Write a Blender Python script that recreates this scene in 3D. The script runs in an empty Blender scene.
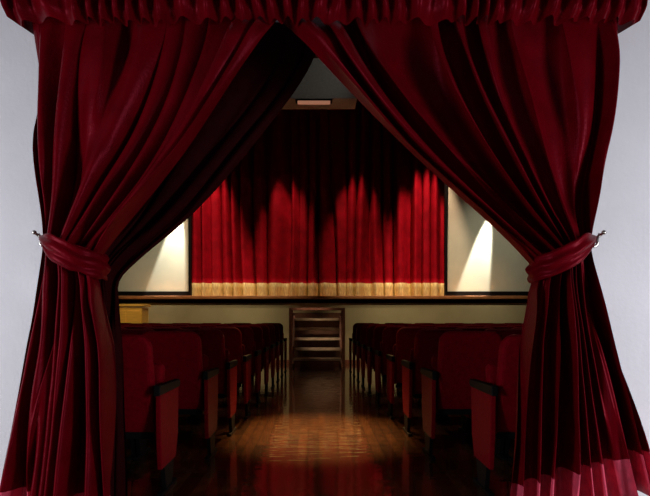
import bpy, bmesh, math
from mathutils import Vector, Matrix, noise
S = bpy.context.scene
COL = S.collection
S.view_settings.view_transform = 'Standard'
S.view_settings.look = 'None'

# ---------------- materials ----------------
def mat(name, col, rough=0.6, metal=0.0, spec=0.5, sheen=0.0, sheencol=None, emis=None, estr=0, var=0.0, vscale=20, bump=0.0, bscale=200, stretch=(1,1,1), stint=None):
    m = bpy.data.materials.new(name); m.use_nodes = True
    nt = m.node_tree; b = nt.nodes['Principled BSDF']
    b.inputs['Base Color'].default_value = (*col, 1)
    b.inputs['Roughness'].default_value = rough
    b.inputs['Metallic'].default_value = metal
    b.inputs['Specular IOR Level'].default_value = spec
    if stint: b.inputs['Specular Tint'].default_value = (*stint, 1)
    if sheen:
        b.inputs['Sheen Weight'].default_value = sheen
        b.inputs['Sheen Roughness'].default_value = 0.3
        b.inputs['Sheen Tint'].default_value = (*(sheencol or col), 1)
    if emis:
        b.inputs['Emission Color'].default_value = (*emis, 1)
        b.inputs['Emission Strength'].default_value = estr
    tc = nt.nodes.new('ShaderNodeTexCoord')
    mp = nt.nodes.new('ShaderNodeMapping'); mp.inputs['Scale'].default_value = stretch
    nt.links.new(tc.outputs['Object'], mp.inputs['Vector'])
    if var:
        n = nt.nodes.new('ShaderNodeTexNoise'); n.inputs['Scale'].default_value = vscale
        n.inputs['Detail'].default_value = 5
        nt.links.new(mp.outputs[0], n.inputs['Vector'])
        r = nt.nodes.new('ShaderNodeValToRGB')
        r.color_ramp.elements[0].position = 0.3; r.color_ramp.elements[1].position = 0.7
        r.color_ramp.elements[0].color = (*[c*(1-var) for c in col], 1)
        r.color_ramp.elements[1].color = (*[min(1, c*(1+var)) for c in col], 1)
        nt.links.new(n.outputs['Fac'], r.inputs[0]); nt.links.new(r.outputs[0], b.inputs['Base Color'])
    if bump:
        n2 = nt.nodes.new('ShaderNodeTexNoise'); n2.inputs['Scale'].default_value = bscale
        nt.links.new(mp.outputs[0], n2.inputs['Vector'])
        bp = nt.nodes.new('ShaderNodeBump'); bp.inputs['Strength'].default_value = bump
        bp.inputs['Distance'].default_value = 0.01
        nt.links.new(n2.outputs['Fac'], bp.inputs['Height']); nt.links.new(bp.outputs[0], b.inputs['Normal'])
    return m

M_velvet = mat('door_velvet', (0.10, 0.0003, 0.003), 0.40, spec=0.30, stint=(1, 0.08, 0.16), sheen=0.15, sheencol=(1.0, 0.015, 0.07), var=0.2, vscale=9, bump=0.15, bscale=70)
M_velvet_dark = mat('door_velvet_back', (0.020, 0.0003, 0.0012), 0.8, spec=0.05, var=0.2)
M_hem = mat('pink_hem', (0.62, 0.07, 0.13), 0.6, spec=0.2, var=0.15, vscale=30)
M_stagevel = mat('stage_velvet', (0.36, 0.002, 0.012), 0.7, spec=0.10, var=0.25, vscale=5)
M_gold = mat('gold_fringe', (0.90, 0.64, 0.28), 0.5, spec=0.4, var=0.35, vscale=60, stretch=(1, 1, 0.15))
M_seat = mat('seat_fabric', (0.18, 0.001, 0.007), 0.7, spec=0.15, stint=(1, 0.2, 0.2), sheen=0.12, sheencol=(0.9, 0.02, 0.06), var=0.2, vscale=40)
M_black = mat('black_plastic', (0.005, 0.004, 0.004), 0.6, spec=0.15)
M_wallw = mat('foyer_plaster', (0.84, 0.84, 0.89), 0.9, spec=0.1, var=0.04, vscale=3, bump=0.15, bscale=40)
M_dark = mat('auditorium_wall_paint', (0.030, 0.020, 0.018), 0.8, var=0.1, vscale=4)
M_ceil = mat('auditorium_ceiling_paint', (0.012, 0.010, 0.010), 0.9, var=0.1, vscale=4)
M_cream = mat('cream_plaster', (0.72, 0.61, 0.34), 0.8, spec=0.2, var=0.06, vscale=2.5, bump=0.1, bscale=50)
M_cream2 = mat('cream_panel', (0.80, 0.78, 0.60), 0.75, spec=0.2, var=0.05, vscale=2.5)
M_wood = mat('stage_wood', (0.55, 0.22, 0.08), 0.4, var=0.35, vscale=6, stretch=(1, 8, 8))
M_wood2 = mat('step_wood', (0.36, 0.13, 0.07), 0.45, var=0.35, vscale=8, stretch=(1, 6, 6))
M_wood3 = mat('cabinet_wood', (0.95, 0.50, 0.08), 0.45, var=0.12, vscale=6, stretch=(1, 1, 6))
M_metal = mat('hook_metal', (0.55, 0.53, 0.50), 0.3, metal=1.0, var=0.1)
M_grey = mat('grey_housing', (0.50, 0.49, 0.46), 0.6, var=0.1)
M_lamp = mat('lamp_tube', (0.4, 0.25, 0.2), 0.5, emis=(1, 0.42, 0.25), estr=0.28)

def floor_mat():
    m = bpy.data.materials.new('parquet_floor'); m.use_nodes = True
    nt = m.node_tree; b = nt.nodes['Principled BSDF']
    tc = nt.nodes.new('ShaderNodeTexCoord')
    mp = nt.nodes.new('ShaderNodeMapping'); mp.inputs['Rotation'].default_value = (0, 0, math.pi/2)
    nt.links.new(tc.outputs['Object'], mp.inputs[0])
    br = nt.nodes.new('ShaderNodeTexBrick')
    br.inputs['Scale'].default_value = 1
    br.inputs['Brick Width'].default_value = 0.9; br.inputs['Row Height'].default_value = 0.085
    br.inputs['Mortar Size'].default_value = 0.003
    br.inputs['Color1'].default_value = (0.17, 0.066, 0.020, 1)
    br.inputs['Color2'].default_value = (0.06, 0.022, 0.008, 1)
    br.inputs['Mortar'].default_value = (0.012, 0.006, 0.003, 1)
    nt.links.new(mp.outputs[0], br.inputs['Vector'])
    mp2 = nt.nodes.new('ShaderNodeMapping'); mp2.inputs['Scale'].default_value = (9, 3.5, 1)
    nt.links.new(tc.outputs['Object'], mp2.inputs[0])
    n = nt.nodes.new('ShaderNodeTexNoise'); n.inputs['Scale'].default_value = 2.0; n.inputs['Detail'].default_value = 6
    nt.links.new(mp2.outputs[0], n.inputs['Vector'])
    mx = nt.nodes.new('ShaderNodeMix'); mx.data_type = 'RGBA'; mx.blend_type = 'MULTIPLY'
    mx.inputs['Factor'].default_value = 0.8
    r = nt.nodes.new('ShaderNodeValToRGB')
    r.color_ramp.elements[0].position = 0.3; r.color_ramp.elements[1].position = 0.7
    r.color_ramp.elements[0].color = (0.3, 0.26, 0.25, 1); r.color_ramp.elements[1].color = (1.4, 1.3, 1.2, 1)
    nt.links.new(n.outputs['Fac'], r.inputs[0])
    nt.links.new(br.outputs['Color'], mx.inputs['A']); nt.links.new(r.outputs[0], mx.inputs['B'])
    nt.links.new(mx.outputs['Result'], b.inputs['Base Color'])
    n3 = nt.nodes.new('ShaderNodeTexNoise'); n3.inputs['Scale'].default_value = 4; n3.inputs['Detail'].default_value = 2
    mp3 = nt.nodes.new('ShaderNodeMapping'); mp3.inputs['Scale'].default_value = (0.7, 2.4, 1)
    nt.links.new(tc.outputs['Object'], mp3.inputs[0]); nt.links.new(mp3.outputs[0], n3.inputs['Vector'])
    bp = nt.nodes.new('ShaderNodeBump'); bp.inputs['Strength'].default_value = 0.15; bp.inputs['Distance'].default_value = 0.02
    nt.links.new(n3.outputs['Fac'], bp.inputs['Height']); nt.links.new(bp.outputs[0], b.inputs['Normal'])
    b.inputs['Roughness'].default_value = 0.25
    b.inputs['Specular IOR Level'].default_value = 0.8
    b.inputs['Specular Tint'].default_value = (1, 0.6, 0.3, 1)
    b.inputs['Coat Weight'].default_value = 1.0
    b.inputs['Coat Roughness'].default_value = 0.05
    b.inputs['Coat IOR'].default_value = 2.3
    nt.links.new(bp.outputs[0], b.inputs['Coat Normal'])
    return m
M_floor = floor_mat()

# ---------------- mesh helpers ----------------
def obj_from_bm(name, bm, mats, smooth=False, parent=None):
    me = bpy.data.meshes.new(name); bm.normal_update(); bm.to_mesh(me); bm.free()
    for m in mats: me.materials.append(m)
    if smooth:
        for p in me.polygons: p.use_smooth = True
    o = bpy.data.objects.new(name, me); COL.objects.link(o)
    if parent: o.parent = parent
    return o

def join(bm, t, mi):
    mp = {}
    for v in t.verts: mp[v] = bm.verts.new(v.co)
    for f in t.faces:
        nf = bm.faces.new([mp[v] for v in f.verts]); nf.material_index = mi; nf.smooth = f.smooth
    t.free()

def add_box(bm, c, s, bevel=0.0, mi=0, mtx=None, seg=2):
    t = bmesh.new()
    bmesh.ops.create_cube(t, size=1)
    for v in t.verts: v.co = Vector((v.co.x*s[0], v.co.y*s[1], v.co.z*s[2]))
    if bevel: bmesh.ops.bevel(t, geom=t.edges[:], offset=bevel, segments=seg, affect='EDGES', profile=0.5)
    for v in t.verts:
        v.co = (mtx @ v.co if mtx else v.co) + Vector(c)
    join(bm, t, mi)

def add_prism(bm, outline, axis, a0, a1, bevel=0.0, mi=0, fn=None):
    t = bmesh.new()
    def P(p, a):
        return Vector((a, p[0], p[1])) if axis == 'x' else Vector((p[0], a, p[1]))
    A = [t.verts.new(P(p, a0)) for p in outline]; B = [t.verts.new(P(p, a1)) for p in outline]
    n = len(outline)
    t.faces.new(A); t.faces.new(B[::-1])
    for i in range(n): t.faces.new([A[i], B[i], B[(i+1) % n], A[(i+1) % n]])
    bmesh.ops.recalc_face_normals(t, faces=t.faces[:])
    if bevel:
        ed = [e for e in t.edges if len([f for f in e.link_faces if len(f.verts) > 4]) == 1]
        bmesh.ops.bevel(t, geom=ed or t.edges[:], offset=bevel, segments=3, affect='EDGES', profile=0.5)
    if fn:
        for v in t.verts: v.co = fn(v.co)
    join(bm, t, mi)

def box_obj(name, lo, hi, m, bevel=0.0, parent=None):
    bm = bmesh.new()
    c = [(a+b)/2 for a, b in zip(lo, hi)]; s = [b-a for a, b in zip(lo, hi)]
    add_box(bm, c, s, bevel)
    return obj_from_bm(name, bm, [m], parent=parent)

def interp(pts, t):
    if t <= pts[0][0]: return pts[0][1], pts[0][2]
    for i in range(len(pts)-1):
        a, b = pts[i], pts[i+1]
        if t <= b[0]:
            h = b[0]-a[0]; s = (t-a[0])/h
            out = []
            for k in (1, 2):
                def sl(j):
                    if j == 0: return (pts[1][k]-pts[0][k])/(pts[1][0]-pts[0][0])
                    if j == len(pts)-1: return (pts[-1][k]-pts[-2][k])/(pts[-1][0]-pts[-2][0])
                    return (pts[j+1][k]-pts[j-1][k])/(pts[j+1][0]-pts[j-1][0])
                m0, m1 = sl(i)*h, sl(i+1)*h
                out.append((2*s**3-3*s**2+1)*a[k]+(s**3-2*s**2+s)*m0+(-2*s**3+3*s**2)*b[k]+(s**3-s**2)*m1)
            return tuple(out)
    return pts[-1][1], pts[-1][2]

def sstep(a, b, x):
    t = max(0, min(1, (x-a)/(b-a))); return t*t*(3-2*t)

LEAD0 = 0.80
def drape(name, outer, inner, y0, nf, amp, seed, mats, hem=0.0, lead=0.0, nu=460, nv=190, parent=None, tie=0.5, hang=0.0):
    bm = bmesh.new(); rows = []
    xo0 = interp(outer, 0)[0]; xi0 = interp(inner, 0)[0]
    xoT = interp(outer, tie)[0]; xiT = interp(inner, tie)[0]
    for j in range(nv+1):
        v = j/nv
        xo, zo = interp(outer, v); xi, zi = interp(inner, v)
        g = math.exp(-((v-tie)/0.07)**2)
        row = []
        for i in range(nu+1):
            u = i/nu
            ph = u*nf + 1.3*noise.noise(Vector((u*3.7+seed, v*0.9, seed))) + 0.5*noise.noise(Vector((u*11, v*1.8, seed+5)))
            s = math.sin(2*math.pi*ph)
            s = math.copysign(abs(s)**0.9, s)
            am = amp*(0.55+0.9*max(0, 0.5+noise.noise(Vector((u*6, v*2.2, seed+9)))))
            am *= (1-0.5*g)
            am *= 0.5+0.5*sstep(0, 0.15, v)
            wob = 0.008*noise.noise(Vector((u*26, v*6, seed+2))) + 0.022*noise.noise(Vector((u*9, v*6+u*6, seed+20)))
            wob *= 1+1.3*math.exp(-((v-tie)/0.16)**2)
            if lead:
                lb = sstep(LEAD0-0.02, LEAD0+0.03, u)*sstep(0.0, 0.08, v)*(1 if v < tie else max(0, 1-(v-tie)*6))
                am *= 1-0.45*lb
            y = y0 + am*s + wob - g*0.05*math.sin(math.pi*u) - 0.02*math.sin(math.pi*u)
            if lead:
                uu = max(0, (u-LEAD0)/(1-LEAD0))
                y -= lead*lb*(1-0.6*g)*(0.55+0.45*math.sin(math.pi*min(1, uu*1.0)))
            x = xo+(xi-xo)*u
            if hang and v < tie:
                q = v/tie
                xt = xo0+(xi0-xo0)*u; xT = xoT+(xiT-xoT)*u
                k = 1+hang*min(1, (1-u)*3)
                x += (xT-xt)*(q**k-q)*sstep(0, 0.12, u)
            w = abs(xi-xo)/nf
            x += 0.26*w*math.sin(2*math.pi*ph+1.1)*min(u*8, (1-u)*8, 1)
            z = zo+(zi-zo)*u
            if v < tie: z -= 0.05*math.sin(math.pi*v/tie)*u
            row.append(bm.verts.new((x, y, z)))
        rows.append(row)
    for j in range(nv):
        for i in range(nu):
            f = bm.faces.new((rows[j][i], rows[j+1][i], rows[j+1][i+1], rows[j][i+1])); f.smooth = True
            if hem and (j+0.5)/nv > 1-hem: f.material_index = 1
    return obj_from_bm(name, bm, mats, True, parent)

# ---------------- room shell ----------------
box_obj('floor', (-5.2, -3.0, -0.1), (5.2, 16.5, 0), M_floor)
OW, OH = 1.27, 2.48
bm = bmesh.new()
for lo, hi in [((-3.2, 3.0, 0), (-OW, 3.2, 3.6)), ((OW, 3.0, 0), (3.2, 3.2, 3.6)), ((-OW, 3.0, OH), (OW, 3.2, 3.6))]:
    add_box(bm, [(a+b)/2 for a, b in zip(lo, hi)], [b-a for a, b in zip(lo, hi)])
obj_from_bm('wall_foyer', bm, [M_wallw])
bm = bmesh.new()
for lo, hi in [((-5.0, 3.2, 0), (-OW, 3.3, 6.3)), ((OW, 3.2, 0), (5.0, 3.3, 6.3)), ((-OW, 3.2, OH), (OW, 3.3, 6.3))]:
    add_box(bm, [(a+b)/2 for a, b in zip(lo, hi)], [b-a for a, b in zip(lo, hi)])
obj_from_bm('wall_back', bm, [M_dark])
box_obj('wall_left', (-5.1, 3.2, 0), (-5.0, 16.3, 6.3), M_dark)
box_obj('wall_right', (5.0, 3.2, 0), (5.1, 16.3, 6.3), M_dark)
box_obj('wall_stage', (-5.0, 16.2, 0), (5.0, 16.3, 6.3), M_dark)
box_obj('ceiling', (-5.1, 3.2, 6.3), (5.1, 16.3, 6.4), M_ceil)

# stage
st = bpy.data.objects.new('stage', None); COL.objects.link(st)
box_obj('platform', (-4.99, 13.6, 0), (4.99, 16.19, 1.47), M_cream, parent=st)
box_obj('deck', (-4.99, 13.5, 1.48), (4.99, 16.19, 1.55), M_wood, 0.01, parent=st)
box_obj('lip_shadow_strip', (-4.99, 13.57, 1.39), (4.99, 13.6, 1.47), M_black, parent=st)  # black strip standing in for the shadow under the deck lip
box_obj('plinth', (-4.99, 13.58, 0), (4.99, 13.6, 0.10), M_wood2, parent=st)
for sgn in (-1, 1):
    a, b = sorted((sgn*2.97, sgn*4.99))
    e = bpy.data.objects.new('proscenium_panel', None); COL.objects.link(e)
    box_obj('panel', (a, 13.8, 1.55), (b, 13.88, 4.9), M_cream2, parent=e)
    box_obj('header', (a, 13.78, 4.9), (b, 13.9, 6.3), M_dark, parent=e)
    box_obj('skirting', (a, 13.77, 1.55), (b, 13.8, 1.66), M_black, parent=e)
    a2, b2 = sorted((sgn*2.92, sgn*2.97))
    box_obj('edge_trim', (a2, 13.76, 1.55), (b2, 13.9, 6.3), M_black, parent=e)

# stage curtain halves
def stage_half(x0, x1, seed):
    bm = bmesh.new(); nu, zs = 560, [6.25, 5.6, 5, 4.4, 3.8, 3.2, 2.7, 2.3, 2.0, 1.875, 1.87, 1.75, 1.65, 1.565]
    rows = []
    for z in zs:
        row = []
        for i in range(nu+1):
            u = i/nu; x = x0+(x1-x0)*u
            ph = x*3.4+0.9*noise.noise(Vector((x*1.6, z*0.12, seed)))
            a = 0.14*(0.6+0.8*max(0, 0.5+noise.noise(Vector((x*1.1, z*0.25, seed+3)))))
            y = 14.14+a*math.sin(2*math.pi*ph)+0.025*math.sin(2*math.pi*ph*2.3+z*0.3)
            if z < 1.872: y -= 0.012
            row.append(bm.verts.new((x+0.05*math.sin(2*math.pi*ph+1), y, z)))
        rows.append(row)
    for j in range(len(zs)-1):
        for i in range(nu):
            f = bm.faces.new((rows[j][i], rows[j+1][i], rows[j+1][i+1], rows[j][i+1])); f.smooth = True
            if zs[j] < 1.873: f.material_index = 1
    return obj_from_bm('stage_curtain', bm, [M_stagevel, M_gold], True)
stage_half(-3.15, -0.09, 1.0)
stage_half(-0.11, 3.15, 4.0)

# ---------------- doorway curtains ----------------
L_outer = [(0, -1.35, 2.50), (0.25, -1.325, 2.0), (0.5, -1.265, 1.42), (0.56, -1.28, 1.25), (0.72, -1.36, 0.85), (1, -1.49, 0.10)]
L_inner = [(0, -0.13, 2.50), (0.25, -0.57, 1.91), (0.5, -1.01, 1.31), (0.56, -1.00, 1.17), (0.72, -0.97, 0.80), (1, -0.97, 0.04)]
R_outer = [(0, 1.42, 2.50), (0.25, 1.37, 2.0), (0.5, 1.27, 1.41), (0.56, 1.30, 1.24), (0.72, 1.40, 0.88), (1, 1.575, 0.25)]
R_inner = [(0, -0.22, 2.50), (0.25, 0.38, 1.89), (0.5, 0.985, 1.30), (0.56, 0.985, 1.16), (0.72, 0.95, 0.80), (1, 0.88, 0.03)]
B_outer = [(0, -1.25, 2.50), (0.25, -1.25, 2.0), (0.5, -1.22, 1.40), (0.56, -1.23, 1.22), (0.72, -1.28, 0.85), (1, -1.35, 0.10)]
B_inner = [(0, 0.04, 2.50), (0.12, -0.06, 2.28), (0.25, -0.34, 1.93), (0.37, -0.62, 1.60), (0.5, -0.96, 1.26), (0.56, -0.98, 1.12), (0.72, -0.96, 0.80), (1, -0.94, 0.04)]
cl = drape('doorway_curtain', L_outer, L_inner, 2.80, 7, 0.070, 2.3, [M_velvet, M_hem], hem=0.060, lead=0.12, hang=0.8)
cr = drape('doorway_curtain.001', R_outer, R_inner, 2.80, 8, 0.070, 7.7, [M_velvet, M_hem], hem=0.085, lead=0.12, hang=0.8)
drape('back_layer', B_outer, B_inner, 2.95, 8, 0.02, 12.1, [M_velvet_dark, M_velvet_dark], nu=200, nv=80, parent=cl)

# valance
bm = bmesh.new(); rows = []
nu, nv = 640, 24
for j in range(nv+1):
    v = j/nv; row = []
    for i in range(nu+1):
        u = i/nu; x = -1.38+2.83*u
        ph = u*38+1.6*noise.noise(Vector((u*9, v*0.6, 3)))
        a = (0.012+0.020*v)*(0.6+0.8*max(0, 0.5+noise.noise(Vector((u*17, 0, 8)))))
        y = 2.64 - 0.03*math.sin(math.pi*min(1, v*1.1)) + a*math.sin(2*math.pi*ph) + 0.02*noise.noise(Vector((u*14, v*2, 1)))
        if v > 0.9: y += (v-0.9)*0.5
        z = 2.70-0.320*v + (0.008*math.sin(2*math.pi*ph*0.5)+0.012*noise.noise(Vector((u*12, 0, 2))))*v
        row.append(bm.verts.new((x, y, z)))
    rows.append(row)
for j in range(nv):
    for i in range(nu):
        f = bm.faces.new((rows[j][i], rows[j+1][i], rows[j+1][i+1], rows[j][i+1])); f.smooth = True
for side in (0, nu):
    prev = None
    for j in range(nv+1):
        p = rows[j][side]; q = bm.verts.new((p.co.x, 2.99, p.co.z+0.05*j/nv))
        if prev: bm.faces.new((prev[0], p, q, prev[1]))
        prev = (p, q)
obj_from_bm('curtain_valance', bm, [M_velvet], True)

def tieback(hook, low, end, par, seed):
    bm = bmesh.new(); N = 120; rings = []
    cx = (hook[0]+end[0])/2; rx = abs(end[0]-hook[0])/2; sg = 1 if end[0] > hook[0] else -1
    K = 13
    for i in range(N):
        t = 2*math.pi*i/N
        x = cx - sg*rx*math.cos(t)
        y = 2.79 - 0.135*math.sin(t)
        s = (1-math.cos(t))/2
        z = hook[1]+(end[1]-hook[1])*s - low*math.sin(math.pi*s)
        h = 0.022+0.036*sstep(0, 0.35, s)
        prof = []
        for k in range(K):
            q = -1+2*k/(K-1)
            dr = 0.016*(1-q*q) + 0.007*math.sin(q*7+2.5*noise.noise(Vector((math.cos(t)*1.5, math.sin(t)*1.5, seed))) + s*2)
            dz = 0.006*noise.noise(Vector((math.cos(t)*3, math.sin(t)*3, seed+k*0.1)))
            prof.append(bm.verts.new((x - sg*math.cos(t)*dr, y-math.sin(t)*dr, z+q*h+dz)))
        rings.append(prof)
    for i in range(N):
        A, B = rings[i], rings[(i+1) % N]
        for k in range(K-1):
            f = bm.faces.new((A[k], A[k+1], B[k+1], B[k])); f.smooth = True
    o = obj_from_bm('tieback', bm, [M_velvet], True, par)
    md = o.modifiers.new('t', 'SOLIDIFY'); md.thickness = 0.006
tieback((-1.255, 1.415), 0.012, (-1.0, 1.285), cl, 1)
tieback((1.26, 1.42), 0.012, (0.995, 1.27), cr, 6)

def hook(x, z, sg, name):
    e = bpy.data.objects.new(name, None); COL.objects.link(e)
    bm = bmesh.new()
    bmesh.ops.create_cone(bm, cap_ends=True, segments=24, radius1=0.022, radius2=0.018, depth=0.012, matrix=Matrix.Translation((x, 2.992, z)) @ Matrix.Rotation(math.pi/2, 4, 'X'))
    bmesh.ops.create_uvsphere(bm, u_segments=16, v_segments=10, radius=0.011, matrix=Matrix.Translation((x-sg*0.03, 2.77, z+0.015)))
    obj_from_bm('rose', bm, [M_metal], True, e)
    cu = bpy.data.curves.new('arm', 'CURVE'); cu.dimensions = '3D'; cu.bevel_depth = 0.007; cu.bevel_resolution = 3
    for pts in ([(x, 2.99, z), (x, 2.88, z), (x-sg*0.01, 2.80, z-0.01), (x-sg*0.03, 2.77, z+0.015)],
                [(x, 2.84, z), (x+sg*0.02, 2.80, z-0.005), (x+sg*0.035, 2.78, z-0.01), (x+sg*0.03, 2.77, z-0.03)],
                [(x-sg*0.02, 2.79, z+0.01), (x, 2.78, z-0.02), (x-sg*0.01, 2.78, z-0.04), (x+sg*0.012, 2.78, z-0.05)]):
        sp = cu.splines.new('NURBS'); sp.points.add(len(pts)-1); sp.use_endpoint_u = True; sp.order_u = 3
        for p, c in zip(sp.points, pts): p.co = (*c, 1)
    cu.materials.append(M_metal)
    o = bpy.data.objects.new('arm', cu); COL.objects.link(o); o.parent = e
hook(-1.28, 1.43, 1, 'curtain_hook')
hook(1.29, 1.43, -1, 'curtain_hook')

# ---------------- seats ----------------
def seat_mesh():
    bm = bmesh.new()
    o = []
    hw, zb, zt, r = 0.245, 0.36, 0.955, 0.085
    o += [(-hw+0.01, zb), (hw-0.01, zb)]
    for k in range(7):
        a = math.pi/2*k/6; o.append((hw-0.012-r+r*math.cos(a), zt-r+r*math.sin(a)))
    for k in range(7):
        a = math.pi/2+math.pi/2*k/6; o.append((-hw+0.012+r+r*math.cos(a), zt-r+r*math.sin(a)))
    def lean(c):
        t = (c.z-0.36)/0.6
        return Vector((c.x, c.y+0.14*(1-t)-0.02*math.sin(math.pi*t), c.z))
    add_prism(bm, o, 'y', 0.0, 0.085, 0.028, 0, lean)
    add_box(bm, (0, 0.15, 0.40), (0.44, 0.02, 0.14), 0.005, 1)
    rot = Matrix.Rotation(math.radians(-14), 3, 'X')
    add_box(bm, (0, 0.31, 0.56), (0.46, 0.09, 0.42), 0.03, 0, rot, 3)
    for s in (-1, 1):
        x = s*0.266
        pan = [(0.10, 0.16), (0.44, 0.16), (0.50, 0.30), (0.52, 0.60), (0.06, 0.60), (0.07, 0.35)]
        add_prism(bm, pan, 'x', x-0.015, x+0.015, 0.006, 0)
        arm = [(0.03, 0.60), (0.53, 0.60), (0.56, 0.625), (0.53, 0.65), (0.04, 0.66)]
        add_prism(bm, arm, 'x', x-0.019, x+0.019, 0.006, 1)
        leg = [(0.20, 0.02), (0.36, 0.02), (0.40, 0.17), (0.16, 0.17)]
        add_prism(bm, leg, 'x', x-0.013, x+0.013, 0.0, 1)
        add_box(bm, (x, 0.28, 0.0105), (0.036, 0.36, 0.021), 0.004, 1)
    me = bpy.data.meshes.new('theater_seat'); bm.normal_update(); bm.to_mesh(me); bm.free()
    me.materials.append(M_seat); me.materials.append(M_black)
    return me
SM = seat_mesh()
edges = [0.91, 0.80, 0.77, 0.735, 0.71, 0.685, 0.665, 0.65, 0.635, 0.62]
radd = [0.09, 0.03, 0.03, 0.02, 0, 0, 0, 0, 0, 0]
for k in range(10):
    y = 3.42+0.9*k
    nseat = [3, 3, 4, 4, 5, 5, 6, 6, 6, 7][k]
    for s in (-1, 1):
        e = edges[k] + (radd[k] if s > 0 else 0)
        for i in range(nseat):
            ob = bpy.data.objects.new('theater_seat', SM); COL.objects.link(ob)
            ob.location = (s*(e+0.285+0.574*i), y, 0)

# ---------------- steps ----------------
bm = bmesh.new()
W = 0.6
for s in (-1, 1):
    add_box(bm, (s*(W-0.03), 12.84, 0.63), (0.06, 0.05, 1.26), 0.006)
    add_box(bm, (s*(W-0.03), 13.50, 0.63), (0.06, 0.05, 1.26), 0.006)
    add_box(bm, (s*(W-0.03), 13.17, 1.24), (0.062, 0.62, 0.05), 0.006)
    ang = math.atan2(1.0, 0.6)
    add_box(bm, (s*(W-0.085), 13.17, 0.55), (0.035, 1.2, 0.16), 0.004, 0, Matrix.Rotation(ang, 3, 'X'))
add_box(bm, (0, 12.84, 1.24), (2*W, 0.055, 0.055), 0.006)
for i in range(5):
    add_box(bm, (0, 12.93+0.125*i, 0.16+0.215*i), (1.02, 0.20, 0.055), 0.006, 1)
add_box(bm, (0, 13.54, 0.62), (1.08, 0.02, 1.10), 0.004, 2)
o = obj_from_bm('stage_steps', bm, [M_wood2, mat('tread_wood', (0.75, 0.52, 0.33), 0.4, var=0.3, vscale=6, stretch=(1, 6, 6)), mat('backing_wood', (0.16, 0.07, 0.04), 0.6, var=0.2)])
o.location.x = -0.02

bm = bmesh.new()
add_box(bm, (-4.1, 13.1, 0.66), (0.66, 0.5, 1.24), 0.01)
add_box(bm, (-4.1, 13.1, 1.32), (0.74, 0.56, 0.05), 0.01)
add_box(bm, (-4.1, 13.1, 0.04), (0.70, 0.54, 0.08), 0.005)
for sx in (-0.16, 0.16):
    add_box(bm, (-4.1+sx, 12.845, 0.68), (0.29, 0.02, 1.05), 0.006)
    add_box(bm, (-4.1+sx*0.25, 12.83, 0.75), (0.02, 0.02, 0.12), 0.004)
obj_from_bm('wooden_cabinet', bm, [M_wood3])

e = bpy.data.objects.new('ceiling_light', None); COL.objects.link(e)
bm = bmesh.new()
add_prism(bm, [(-0.74, 5.33), (0.76, 5.33), (0.34, 6.3), (-0.34, 6.3)], 'y', 11.7, 12.3)
obj_from_bm('housing', bm, [M_grey], parent=e)
box_obj('tube', (-0.40, 11.72, 5.25), (0.24, 11.82, 5.30), M_lamp, 0.01, parent=e)
box_obj('tube_mount', (-0.44, 11.71, 5.30), (0.28, 11.90, 5.34), M_black, parent=e)

# ---------------- lights ----------------
def aim(o, tgt):
    d = Vector(tgt)-o.location; o.rotation_euler = d.to_track_quat('-Z', 'Y').to_euler()
def area(name, loc, tgt, sx, sy, e, col):
    l = bpy.data.lights.new(name, 'AREA'); l.shape = 'RECTANGLE'; l.size = sx; l.size_y = sy; l.energy = e; l.color = col
    o = bpy.data.objects.new(name, l); COL.objects.link(o); o.location = loc; aim(o, tgt); return o
def spot(name, loc, tgt, ang, blend, e, col, r=0.03):
    l = bpy.data.lights.new(name, 'SPOT'); l.spot_size = math.radians(ang); l.spot_blend = blend; l.energy = e; l.color = col; l.shadow_soft_size = r
    o = bpy.data.objects.new(name, l); COL.objects.link(o); o.location = loc; aim(o, tgt); return o
area('foyer_window_light', (-3.0, 0.9, 1.1), (-0.6, 2.9, 0.9), 0.6, 1.6, 52, (0.94, 0.95, 1.0))
area('foyer_window_light', (3.0, 0.9, 1.0), (0.6, 2.9, 0.8), 0.6, 1.6, 58, (0.94, 0.95, 1.0))
for x, tx, sz, en in ((-2.4, -2.55, 33, 620), (-0.55, -0.8, 29, 360), (0.75, 0.95, 30, 350), (2.4, 2.55, 35, 720)):
    spot('stage_spotlight', (x, 12.9, 6.15), (tx, 14.1, 2.25), sz, 0.6, en, (1.0, 0.68, 0.48), 0.04)
for x in (-2.2, 1.3, -1.2, 2.3):
    spot('fringe_fill', (x, 11.4, 5.9), (x*0.9, 14.0, 1.70), 30, 1.0, 150, (1.0, 0.80, 0.52))  # unseen fill lamps, added to brighten the gold band
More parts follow.
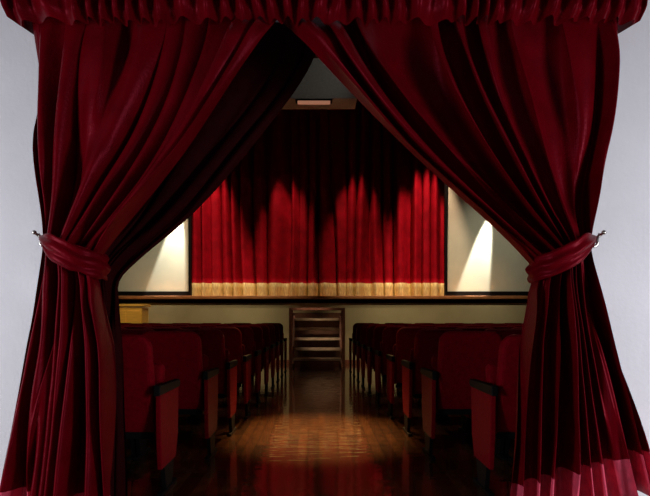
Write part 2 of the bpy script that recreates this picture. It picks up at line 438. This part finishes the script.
spot('wing_spotlight', (-3.05, 13.56, 4.2), (-3.46, 13.8, 1.8), 22, 0.4, 950, (1, 0.97, 0.88))
spot('wing_spotlight', (4.12, 13.56, 4.2), (3.60, 13.8, 1.8), 18, 0.4, 1700, (1, 0.97, 0.88))
spot('panel_wash', (-3.4, 10.5, 5.9), (-4.0, 13.8, 2.4), 34, 1.0, 190, (1, 0.94, 0.76))
spot('panel_wash', (3.4, 10.5, 5.9), (4.0, 13.8, 2.4), 34, 1.0, 220, (1, 0.94, 0.76))
spot('apron_wash', (-2, 10.4, 6.0), (-2.7, 13.5, 0.8), 50, 1.0, 330, (1, 0.82, 0.55))
spot('apron_wash', (2, 10.4, 6.0), (2.5, 13.5, 0.8), 50, 1.0, 330, (1, 0.82, 0.55))
spot('steps_fill', (-1.3, 10.0, 4.6), (0, 13.0, 0.85), 13, 1.0, 420, (1, 0.82, 0.6))  # extra fill lamp, added to raise the light on the steps
spot('side_spotlight', (-3.2, 9.6, 4.8), (-4.1, 12.85, 1.2), 14, 1.0, 300, (1, 0.80, 0.5))
spot('housing_fill', (1.3, 9.6, 6.1), (0, 11.7, 5.7), 44, 1.0, 14, (1, 0.95, 0.85))  # weak fill added so the grey housing shows, not a house fixture
for x in (-0.7, 0.7):
    spot('aisle_spotlight', (x, 10.4, 6.15), (0, 5.6, 0), 15, 1.0, 3400, (1, 0.54, 0.19), 0.1)
for x in (-2.6, 2.6):
    spot('house_downlight', (x, 7.6, 6.2), (x*0.95, 7.6, 0), 76, 1.0, 170, (1, 0.78, 0.65), 0.15)
w = bpy.data.worlds.new('World'); S.world = w; w.use_nodes = True
w.node_tree.nodes['Background'].inputs[0].default_value = (0.66, 0.66, 0.74, 1)
w.node_tree.nodes['Background'].inputs[1].default_value = 0.11

# ---------------- camera ----------------
cd = bpy.data.cameras.new('camera'); cam = bpy.data.objects.new('camera', cd); COL.objects.link(cam)
cam.location = (0, 0, 1.05); cam.rotation_euler = (math.pi/2, 0, 0)
cd.sensor_width = 36; cd.lens = 33.23; cd.shift_x = 0.0108; cd.shift_y = 0.1077
S.camera = cam
